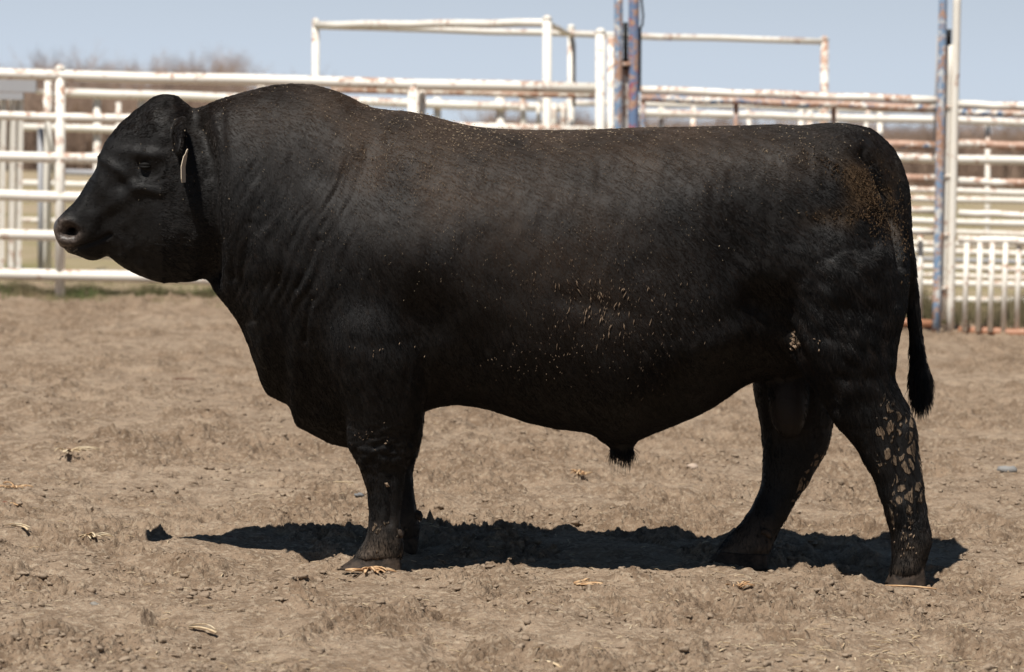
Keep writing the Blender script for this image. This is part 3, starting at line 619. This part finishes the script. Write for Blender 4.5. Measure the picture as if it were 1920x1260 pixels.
# overhead alley frame
f = Thing('overhead_frame', 1000, 27, 'high white pipe frame over the alley, outlined against the sky behind the withers', 'frame')
f.pipe('rail', [(592, 47, 27.3), (1026, 43, 24.8)], 14, WH); f.pipe('rail', [(592, 49, 27.3), (1545, 78, 28.4)], 12, WH)
f.pipe('rail', [(1026, 43, 24.8), (1071, 66, 28.2)], 11, WH)
f.post(592, 41, 27.3, 14, WH); f.post(1026, 37, 24.8, 17, WH); f.post(1071, 53, 28.2, 14, WH); f.post(1546, 75, 28.4, 15, RB)
f.pipe('brace', [(1072, 62, 28.1), (1076, 84, 28.1), (1076, 200, 28.1)], 7, GR)
# second fence behind
DB = 31.0
f = Thing('back_fence', 500, DB, 'white pipe fence one row farther back, seen through the rails of the front fence', 'fence')
for y0, y1, w, m, xa, xb in ((173, 203, 16, WH, 105, 1075), (240, 268, 14, WH, 40, 1075), (322, 348, 11, GR, 120, 900), (345, 371, 12, WH, 40, 900), (505, 535, 14, WH, 40, 900), (414, 440, 10, WH, 40, 900)):
    sl_ = (y1-y0)/960; f.pipe('rail', [(xa, y0+sl_*(xa-105), DB), (xb, y0+sl_*(xb-105), DB)], w, m)
for x in (182, 266, 938, 660, 820): f.post(x, 182 if x < 900 else 176, DB+.05, 14 if x < 900 else 17, WH, cap=False)
f.pipe('rail', [(1060, 193, DB), (1118, 194, DB)], 11, WH)
f = Thing('bowed_gate', 1000, 29, 'curved grey pipe hoop gate standing behind the fence left of the tall post', 'gate')
f.pipe('hoop', [(948, 172, 29), (965, 178, 29), (985, 182, 29), (1005, 184, 29), (1018, 190, 29), (1026, 204, 29), (1030, 240, 29), (1032, 420, 29)], 9, GR)
f.pipe('bar', [(980, 184, 29.1), (988, 420, 29.1)], 11, RU); f.pipe('bar', [(1010, 190, 29.1), (1007, 420, 29.1)], 8, WH); f.pipe('bar', [(1038, 192, 29.2), (1040, 420, 29.2)], 12, WH); f.pipe('bar', [(1056, 192, 29.2), (1058, 420, 29.2)], 10, WH); f.pipe('bar', [(984, 420, 29.15), (1060, 420, 29.15)], 9, WH)
for x in (988, 1058): f.pipe('leg', [(x, 419, 29.3), (x, 560, 29.3)], 9, WH)
# narrow vertical-bar gate at the far left
f = Thing('slatted_gate', 20, 26.6, 'grey gate of upright square bars at the far left edge behind the fence', 'gate')
for x in (-60, -38, -16, 4, 22, 36):
    c0 = px(x, 510, 26.6); c1 = px(x-1, 176, 26.6); mb = MB(); mb.box((c0+c1)/2, .036, .12, c1[2]-c0[2], .28); link('bar', mb.me(), WH if x > -30 else GR, f.o, smooth=False)
for ya, yb, h in ((158, 160, 24), (178, 180, 13), (508, 511, 12)):
    c0 = px(-100, ya, 26.5); c1 = px(68 if h > 20 else 44, yb, 26.5); mb = MB(); mb.box((c0+c1)/2, c1[0]-c0[0], .05, h*26.5/FPX); link('rail', mb.me(), GR, f.o, smooth=False)
for x in (-90, 40): f.pipe('leg', [(x, 500, 26.7), (x, 590, 26.7)], 8, GR)
f = Thing('gate_brace', 85, 28, 'white gate frame with leaning brace bars beside the grey slatted gate', 'gate')
f.pipe('rail', [(34, 163, 27.0), (104, 178, 28.6)], 9, WH); f.post(90, 152, 28, 13, RU, cap=False); 
f.pipe('brace', [(92, 180, 27.9), (80, 520, 27.9)], 12, WH); f.pipe('brace', [(84, 180, 27.8), (106, 345, 27.8)], 8, RU); f.post(76, 240, 27.6, 11, GR, cap=False)
f = Thing('pipe_post', 225, 36, 'thin white post far behind the fence between the bull\'s poll and the left post', 'post'); f.post(222, 192, 36, 9, WH, cap=False)
# blue/red gate uprights, middle and right
def mast(xl, xr, Y, ml, mr, wl, wr, lean, label):
    f = Thing('gate_upright', (xl+xr)/2, Y, label, 'gate upright')
    f.pipe('post', [(xl, -70, Y), (xl-lean, 640, Y)], wl, ml); f.pipe('post', [(xr, -70, Y+.05), (xr-lean, 640, Y+.05)], wr, mr)
    mb = MB(); a = px((xl+xr)/2-lean, 640, Y); mb.box((a[0], Y, a[2]+.01), .16, .12, .03); link('base_plate', mb.me(), RB, f.o, smooth=False)
    return f
f = mast(1160, 1189, 23.2, BP, RP, 16, 20, 3, 'peeling blue and red twin upright standing behind the middle of the bull\'s back')
f.pipe('spacer', [(1173, 42, 23.25), (1173, 130, 23.25)], 9, BK); f.pipe('slide_bar', [(1173, 110, 23.28), (1172, 600, 23.28)], 14, RB)
f.pipe('track', [(1199, 52, 23.3), (1198, 172, 23.3)], 8, BK); f.pipe('rope', [(1199, -60, 23.2), (1203, 0, 23.2), (1206, 30, 23.2), (1204, 48, 23.2), (1198, 56, 23.2)], 4, BK, 8)
for y in (120, 250, 420): f.pipe('crossbar', [(1160, y, 23.2), (1188, y+1, 23.24)], 8, RB)
f = mast(1770, 1796, 22.7, BP, WH, 16, 15, 15, 'peeling blue and white twin upright right of the bull\'s rump')
f.pipe('slide_bar', [(1780, 84, 22.75), (1767, 600, 22.75)], 13, RU); f.pipe('spacer', [(1780, 55, 22.74), (1779, 84, 22.74)], 9, BK)
f.pipe('track', [(1758, 66, 22.8), (1750, 300, 22.8)], 4, GR)
for y in (200, 330, 440, 540): f.pipe('crossbar', [(1768-y*.02, y, 22.7), (1793-y*.02, y+1, 22.76)], 8, RB)
# sliding panels right
f = Thing('pipe_gate', 1480, 23, 'wide gate panel with peeling blue and white rails between the two uprights above the rump', 'gate')
def rails(f, xa, xb, L, slope, Ya, Yb):
    for y, w, m, dY in L:
        f.pipe('rail', [(xa, y-slope*(1700-xa), Ya+dY), (xb, y+slope*(xb-1700), Yb+dY)], w, m)
rails(f, 1202, 1757, [(186, 15, RU, 0), (201, 15, BL, 0), (272, 16, BL, 0), (333, 15, RB, 0), (393, 13, RU, 0), (432, 14, RU, 0), (606, 16, RR, 0)], .035, 23.2, 22.8)
f.pipe('bar', [(1380, 195, 23.1), (1378, 620, 23.1)], 9, BP); f.pipe('bar', [(1563, 200, 23), (1562, 620, 23)], 9, BL); f.pipe('bar', [(1726, 440, 22.9), (1724, 610, 22.9)], 11, RU)
f.pipe('bar', [(1206, 178, 23.2), (1204, 600, 23.2)], 9, BP)
f = Thing('pipe_gate', 1900, 22.5, 'right end gate panel with rusty rails above a row of short upright bars', 'gate')
rails(f, 1798, 2100, [(192, 15, RU, 0), (206, 14, BL, 0), (266, 16, RB, 0), (336, 15, RB, 0), (396, 13, WH, 0), (445, 16, WH, 0), (617, 17, RR, 0)], .035, 22.7, 22.4)
for i, x in enumerate((1811, 1836, 1859, 1884, 1909, 1934, 1958, 1983, 2008)):
    f.pipe('bar', [(x+2, 455, 22.6), (x-3, 622, 22.6)], 10, (RU, WH, WH, RU, RU, WH)[i % 6])
f.pipe('bar', [(2085, 195, 22.5), (2083, 625, 22.5)], 14, WH)
# rows behind on the right
f = Thing('back_fence', 1600, 26.5, 'white pipe fence just behind the right hand gate panels', 'fence')
rails(f, 1195, 2250, [(224, 14, WH, 0), (296, 17, WH, 0), (356, 12, WH, 0), (372, 13, WH, 0), (414, 13, WH, 0), (470, 12, WH, 0), (500, 12, RU, 0), (530, 13, WH, 0), (560, 14, WH, 0)], .025, 26.5, 26.5)
for x in (1502, 1518, 1567, 1300, 1650, 1960, 2240): f.post(x, 206+(x-1500)*.03, 26.6, 10, WH, cap=False)
f = Thing('back_fence', 1600, 30, 'farthest pipe fence showing as thin pale rails low behind the right gate bars', 'fence')
rails(f, 1120, 2300, [(207, 10, WH, 0), (433, 9, WH, 0), (455, 10, RU, 0), (485, 9, GR, 0), (515, 9, RU, 0)], .025, 30, 30)
f.pipe('brace', [(1402, 205, 29.9), (1414, 330, 29.9)], 9, WH); f.pipe('brace', [(1628, 205, 29.9), (1612, 330, 29.9)], 8, WH)
for x in (1240, 1540, 1852, 2200): f.post(x, 206+(x-1500)*.03, 30.1, 10, WH, cap=False)
# ------------------------------------------------------------------ bare trees and brush
bark, t, b = mat('bark', .9, (.16, .125, .105), .1)
twig, t, b = mat('twigs', .9, spec=.1); t.links.new(ramp(t, noi(t, .5, 2, .5, gpos(t)), [(.35, (.27, .195, .15)), (.65, (.37, .27, .21))]), b.inputs['Base Color'])
def bare_tree_mesh(seed, H, spread):
    r = random.Random(seed); tr, cr = MB(), MB()
    def br(p, d, L, rad, lvl):
        q = p.copy(); pts = [q.copy()]; dd = d.copy()
        for i in range(3):
            dd = dd+np.array([r.gauss(0, .16), r.gauss(0, .16), .06]); dd /= np.linalg.norm(dd); q = q+dd*L/3; pts.append(q.copy())
        (tr if lvl < 2 else cr).tube(pts, [rad, rad*.85, rad*.65, rad*.4], 5 if lvl < 2 else 3, caps=False)
        if lvl < 5:
            for i in range(3 if lvl < 4 else 4):
                a = r.uniform(0, 6.28); k = r.uniform(.35, .8)*spread
                nd_ = dd+np.array([math.cos(a)*k, math.sin(a)*k, r.uniform(-.05, .3)]); nd_ /= np.linalg.norm(nd_)
                br(pts[r.choice((1, 2, 3, 3))], nd_, L*r.uniform(.58, .8), rad*.55, lvl+1)
    for s in range(r.choice((2, 3, 3))):
        a = r.uniform(0, 6.28); br(np.array([r.gauss(0, .15), r.gauss(0, .15), -.05]), np.array([math.cos(a)*.25, math.sin(a)*.25, 1.0]), H*.34, H*.014, 0)
    return tr.me('trunk'), cr.me('crown')
tms = []
for k in range(5):
    a, b_ = bare_tree_mesh(40+k, 2.6, .8+.1*k); a.materials.append(bark); b_.materials.append(twig); a.shade_smooth(); tms.append((a, b_))
def tree(x, Y, ytop, k, label, group=None):
    g = px(x, 300, Y); top = px(x, ytop, Y)[2]; tm_, cm_ = tms[k]
    zs = np.empty(len(cm_.vertices)*3); cm_.vertices.foreach_get('co', zs); hh = np.percentile(zs[2::3], 98); s = top/hh
    o = empty('bare_tree', (g[0], Y, 0), label, 'tree', group); o.scale = (s*random.uniform(1, 1.3),)*2+(s,); o.rotation_euler.z = random.uniform(0, 6.28)
    for nm, me in (('trunk', tm_), ('crown', cm_)):
        c = bpy.data.objects.new(nm, me); COL.objects.link(c); c.parent = o
for i, (x, yt, lab) in enumerate(((90, 98, 'leafless grey brown tree rising above the top rail at far left'), (200, 104, 'leafless tree with thin crown above the top rail near the bull\'s poll'), (285, 112, 'low round leafless tree just above the top rail over the bull\'s poll'),
     (352, 108, 'reddish leafless tree, left of the two tallest ones, above the bull\'s neck'), (395, 96, 'tallest reddish leafless tree above the bull\'s neck'), (438, 116, 'small reddish leafless tree ending the row above the bull\'s neck'))):
    tree(x, 92+i*1.3, yt, i % 5, lab)
for k, x in enumerate((-30, 20, 60, 78, 112, 135, 160, 188, 222, 252, 268, 300, 318, 338, 366, 380, 408, 424, 446)):
    tree(x+random.uniform(-6, 6), 94+random.uniform(0, 8), 124-13*math.exp(-((x-390)/45)**2)-8*math.exp(-((x-85)/20)**2)+random.uniform(-7, 5), (k*2) % 5, 'leafless twiggy tree of the low brown row showing above the top rail at left', 'leafless trees above the left rail')
i = 0
for Y in (78, 84, 90):
    for x in np.arange(-260, 590, 62):
        i += 1; tree(x+random.uniform(-20, 20)+(Y-78)*3, Y+random.uniform(-2, 2), 136+random.uniform(-6, 12)+max(0, x-420)*.1, i % 5, 'leafless brown shrub tree in the dense row behind the left fence', 'shelterbelt trees behind the left fence')
for Y in (88, 96):
    for x in np.arange(905, 2230, 62):
        i += 1; tree(x+random.uniform(-20, 20), Y+random.uniform(-2, 2), 206+random.uniform(-6, 6)+(x-1500)*.012, i % 5, 'low leafless brown shrub in the far hedge behind the right gates', 'hedge shrubs behind the right gates')
# brush mass between the trunks (dry weeds), one uncountable mass
def brush(name, x0, x1, Y0, Y1, htop, n, m, lab, wdt=.02):
    Vs = np.empty((n, 3, 3)); u = rng.random(n); Yb = Y0+(Y1-Y0)*rng.random(n)
    xx = (x0+(x1-x0)*u-960)/FPX*Yb; ht = htop(x0+(x1-x0)*u)*(.5+.5*rng.random(n)**.6)
    a = rng.random(n)*3.14
    Vs[:, 0] = np.stack([xx-np.cos(a)*wdt, Yb-np.sin(a)*wdt, np.full(n, -.03)], 1); Vs[:, 1] = np.stack([xx+np.cos(a)*wdt, Yb+np.sin(a)*wdt, np.full(n, -.03)], 1)
    Vs[:, 2] = np.stack([xx+rng.normal(size=n)*.12*ht, Yb+rng.normal(size=n)*.12*ht, ht], 1)
    o = link(name, mesh(Vs.reshape(-1, 3), np.arange(n*3).reshape(-1, 3)), m, smooth=False); tag(o, lab, 'vegetation', kind='stuff')
brush('dry_brush', -260, 600, 78, 92, lambda x: 2.05-.0004*np.clip(x, 0, 600), 60000, twig, 'dense mass of dry brown brush beneath the leafless trees behind the left fence', .012)
brush('dry_weeds', 900, 2230, 86, 98, lambda x: 1.55+0*x, 70000, twig, 'dense low mass of dry brown weeds beyond the right gates', .012)
grs, t, b = mat('grass', .8, spec=.2); t.links.new(ramp(t, noi(t, 2.5, 3, .6, gpos(t)), [(.42, (.26, .21, .12)), (.62, (.10, .14, .045))]), b.inputs['Base Color'])
brush('grass', -60, 430, 24.3, 25.2, lambda x: .06+.03*np.sin(x*.05), 4200, grs, 'short green grass along the foot of the left fence', .003)
brush('grass_strip', -100, 2100, 23.6, 27.0, lambda x: .055+0*x, 14000, grs, 'thin green and dry grass growing under the gates and back fences', .003)
wds, t, b = mat('weeds', .85, spec=.1); t.links.new(ramp(t, noi(t, 2.0, 3, .6, gpos(t)), [(.4, (.09, .08, .04)), (.62, (.22, .18, .11))]), b.inputs['Base Color'])
brush('weeds', 1640, 2200, 23.3, 26.0, lambda x: (.15+.06*np.sin(x*.03)), 5000, wds, 'brown and dull green weeds tangled behind the short upright bars of the right gate', .004)
# ------------------------------------------------------------------ soil clods, litter, stones
def ico():
    bm = bmesh.new(); bmesh.ops.create_icosphere(bm, subdivisions=2, radius=1); bm.verts.ensure_lookup_table()
    v = np.array([q.co[:] for q in bm.verts]); fa = np.array([[q.index for q in g.verts] for g in bm.faces]); bm.free(); return v, fa
IV, IF = ico()
def lumps(P, Rr, seed):
    n = len(P); V_ = np.empty((n, len(IV), 3)); r = np.random.default_rng(seed); off = r.random((n, 3))*99
    for k in range(n):
        q = IV*1.1; d = 1+.7*noise(q[:, 0]+off[k, 0], q[:, 1]+off[k, 1], q[:, 2]+off[k, 2], seed=3)+.35*noise(q[:, 0]*3+off[k, 0], q[:, 1]*3, q[:, 2]*3, seed=4)
        s = np.array([r.uniform(.8, 1.5), r.uniform(.8, 1.4), r.uniform(.5, .85)]); a = r.uniform(0, 6.28); w = IV*d[:, None]*s*Rr[k]
        V_[k, :, 0] = w[:, 0]*math.cos(a)-w[:, 1]*math.sin(a)+P[k, 0]; V_[k, :, 1] = w[:, 0]*math.sin(a)+w[:, 1]*math.cos(a)+P[k, 1]; V_[k, :, 2] = w[:, 2]+P[k, 2]
    F = (IF[None]+np.arange(n)[:, None, None]*len(IV)).reshape(-1, 3); return mesh(V_.reshape(-1, 3), F)
def soilmat(name, a, b2):
    m, t, b = mat(name, .95, spec=.1); p = gpos(t); t.links.new(ramp(t, noi(t, 25, 4, .6, p), [(.35, a), (.65, b2)]), b.inputs['Base Color']); bump(t, b, noi(t, 150, 3, .6, p), .7, .004); return m
nc = 26000; y = 7.6+9*rng.random(nc)**1.3; x = (rng.random(nc)*2-1)*.17*y
keep = (fbm(x*2.1, y*1.6, o=3, seed=90)+.15*rng.normal(size=nc)) > .02; x, y = x[keep], y[keep]
rr = .0018+.0085*rng.random(len(x))**5
tag(link('soil_clods', lumps(np.stack([x, y, ground_h(x, y)+rr*.25], 1), rr, 5), soilmat('clod_soil', (.20, .145, .10), (.31, .24, .175))), 'small crumbly clods of dry earth strewn over the dirt', 'soil', kind='stuff')
# extra clods heaped near the hooves' shadow edge
straw, t, b = mat('straw', .7, spec=.25); t.links.new(ramp(t, noi(t, 20, 3, .6, gpos(t)), [(.35, (.50, .36, .21)), (.65, (.68, .56, .39))]), b.inputs['Base Color'])
husk, t, b = mat('husk', .7, spec=.25); t.links.new(ramp(t, noi(t, 40, 3, .6, gpos(t)), [(.35, (.46, .25, .12)), (.65, (.68, .48, .28))]), b.inputs['Base Color'])
core, t, b = mat('cob_core', .85, (.16, .065, .04), .15)
def gz(x, y): return float(ground_h(np.array([x]), np.array([y]))[0])
def blade(mb, p, d, L, w, lift=.3, curl=0.):
    d = np.array([math.cos(d), math.sin(d), 0]); e = np.array([-d[1], d[0], 0]); V_ = []
    for i in range(6):
        k = i/5; c = p+d*L*1.35*k+e*curl*L*k*k+np.array([0, 0, L*lift*math.sin(k*2.6)*.6+.002]); ww = w*(1-.75*abs(k-.35))/2
        V_ += [c-e*ww, c+e*ww+np.array([0, 0, w*.15]), c+np.array([0, 0, -w*.22-.0006])]
    F = []
    for i in range(5):
        a = i*3
        for k in range(3): F.append((a+k, a+(k+1) % 3, a+3+(k+1) % 3, a+3+k))
    F += [(2, 1, 0), (15, 16, 17)]; mb.add(V_, F)
def litter(name, xp, yp, label, cat, items, m, mat2=None):
    g = gpx(xp, yp); g[2] = gz(g[0], g[1]); o = empty(name, (g[0], g[1], g[2]), label, cat); mb = MB()
    for a, L, w, lift in items:
        blade(mb, g+np.array([random.uniform(-1, 1)*.012*(len(items) > 1), random.uniform(-1, 1)*.02*(len(items) > 1), .004]), a, L, w, lift, random.uniform(-.3, .3))
    link('blades', mb.me(), m, o)
    if mat2: link('core', lumps(np.array([g+[0, .01, .008]]), np.array([.009]), 3), mat2, o)
    return o
def fan(n, L, w, a0=0, a1=6.28, lift=.4): return [(random.uniform(a0, a1), L*random.uniform(.5, 1.1), w*random.uniform(.6, 1.2), lift*random.uniform(.4, 1.3)) for _ in range(n)]
litter('straw_stalk', 16, 990, 'pale split stalk lying on the dirt at the left edge', 'stalk', [(-.9, .11, .018, .1), (-.8, .10, .008, .2)], straw)
litter('straw_stalk', 360, 1165, 'pale split stalk on the foreground dirt below the bull\'s chest', 'stalk', [(-.9, .10, .016, .1), (-.75, .09, .007, .2)], straw)
litter('straw_stalk', 1003, 1236, 'pale split stalk at the bottom edge below the belly', 'stalk', [(-.95, .10, .018, .1)], straw)
litter('straw_stalk', 866, 1203, 'thin short stalk on the dirt left of the bottom middle', 'stalk', [(-.7, .06, .009, .1)], straw)
litter('straw_stalk', 612, 914, 'single thin straw lying flat just left of the front legs', 'stalk', [(.0, .07, .010, .1)], straw)
litter('straw_stalk', 1660, 1095, 'orange brown stick lying in front of the near hind hoof', 'stick', [(-.35, .11, .012, .05)], husk)
litter('corn_husk', 128, 868, 'frayed pale husk with a reddish core on the dirt at left', 'husk', fan(16, .07, .011, -2.2, .6, .35), straw, core)
litter('corn_husk', 170, 1006, 'frayed pale husk with reddish core, nearer the camera at left', 'husk', fan(15, .06, .010, -2.4, .4, .35), straw, core)
litter('husk_scraps', 22, 914, 'scattered yellow husk scraps at the left edge', 'husk', fan(12, .05, .009, lift=.3), husk)
litter('husk_scraps', 8, 960, 'reddish brown husk scraps on the left edge below the yellow ones', 'husk', fan(6, .05, .010, lift=.3), husk, core)
litter('husk_scraps', 690, 1064, 'tattered orange husk right under the near front hoof', 'husk', fan(22, .05, .014, -2.9, .6, .5), husk, core)
litter('husk_scraps', 1085, 1086, 'tan torn husk on the dirt in front of the shadow under the belly', 'husk', fan(12, .06, .014, -.6, 1.2, .18), husk)
litter('wood_chips', 1090, 890, 'small heap of orange splinters on the dirt beyond the sheath', 'wood chips', fan(14, .035, .010, lift=.5), husk)
litter('husk_scraps', 1380, 1105, 'thin tan husk shreds in front of the far hind hoof', 'husk', fan(7, .05, .007, lift=.4), husk)
litter('husk_scraps', 235, 860, 'tiny orange chips right of the pale husk at left', 'husk', fan(4, .03, .009, lift=.3), husk)
litter('twig', 322, 710, 'short reddish brown twig on the dirt left of the bull\'s chest', 'twig', [(-.1, .09, .012, .1)], core)
litter('twig', 418, 992, 'brown twig at the left end of the bull\'s shadow', 'twig', [(-.2, .05, .010, .1)], core)
def stone(xp, yp, r, label, col):
    g = gpx(xp, yp); g[2] = gz(g[0], g[1])+r*.3; m = soilmat('stone', tuple(c*.85 for c in col), col)
    me = lumps(np.array([[0., 0, 0]]), np.array([r]), int(xp)); o = link('stone', me, m, loc=g); tag(o, label, 'stone')
stone(1893, 893, .024, 'smooth pale grey stone on the dirt at the right edge', (.25, .245, .235))
stone(1297, 880, .014, 'pinkish pale stone on the dirt between belly and far hind leg', (.46, .36, .28))
stone(672, 1046-110, .010, 'small bluish grey pebble just left of the near front leg', (.20, .20, .20))
stone(178, 1140, .011, 'small pale grey pebble on the foreground dirt at left', (.25, .23, .20))
stone(252, 826, .011, 'pale stone on the dirt above the husk at left', (.38, .32, .26))
stone(1500, 868, .009, 'whitish pebble behind the gap between the hind legs', (.42, .38, .33))
# loose straw bits, uncountable
mb = MB()
for k in range(900):
    y_ = 7.7+8*random.random()**1.4; x_ = random.uniform(-.165, .165)*y_; blade(mb, np.array([x_, y_, gz(x_, y_)+.002]), random.uniform(0, 6.28), random.uniform(.008, .03), random.uniform(.002, .0045), .25)
for k in range(170):
    q = gpx(random.gauss(1640, 170), random.gauss(1235, 30)); blade(mb, np.array([q[0], q[1], gz(q[0], q[1])+.002]), random.uniform(0, 6.28), random.uniform(.012, .035), random.uniform(.002, .006), .2)
tag(link('straw_litter', mb.me(), straw), 'tiny scattered straw bits all over the dirt', 'straw', kind='stuff')
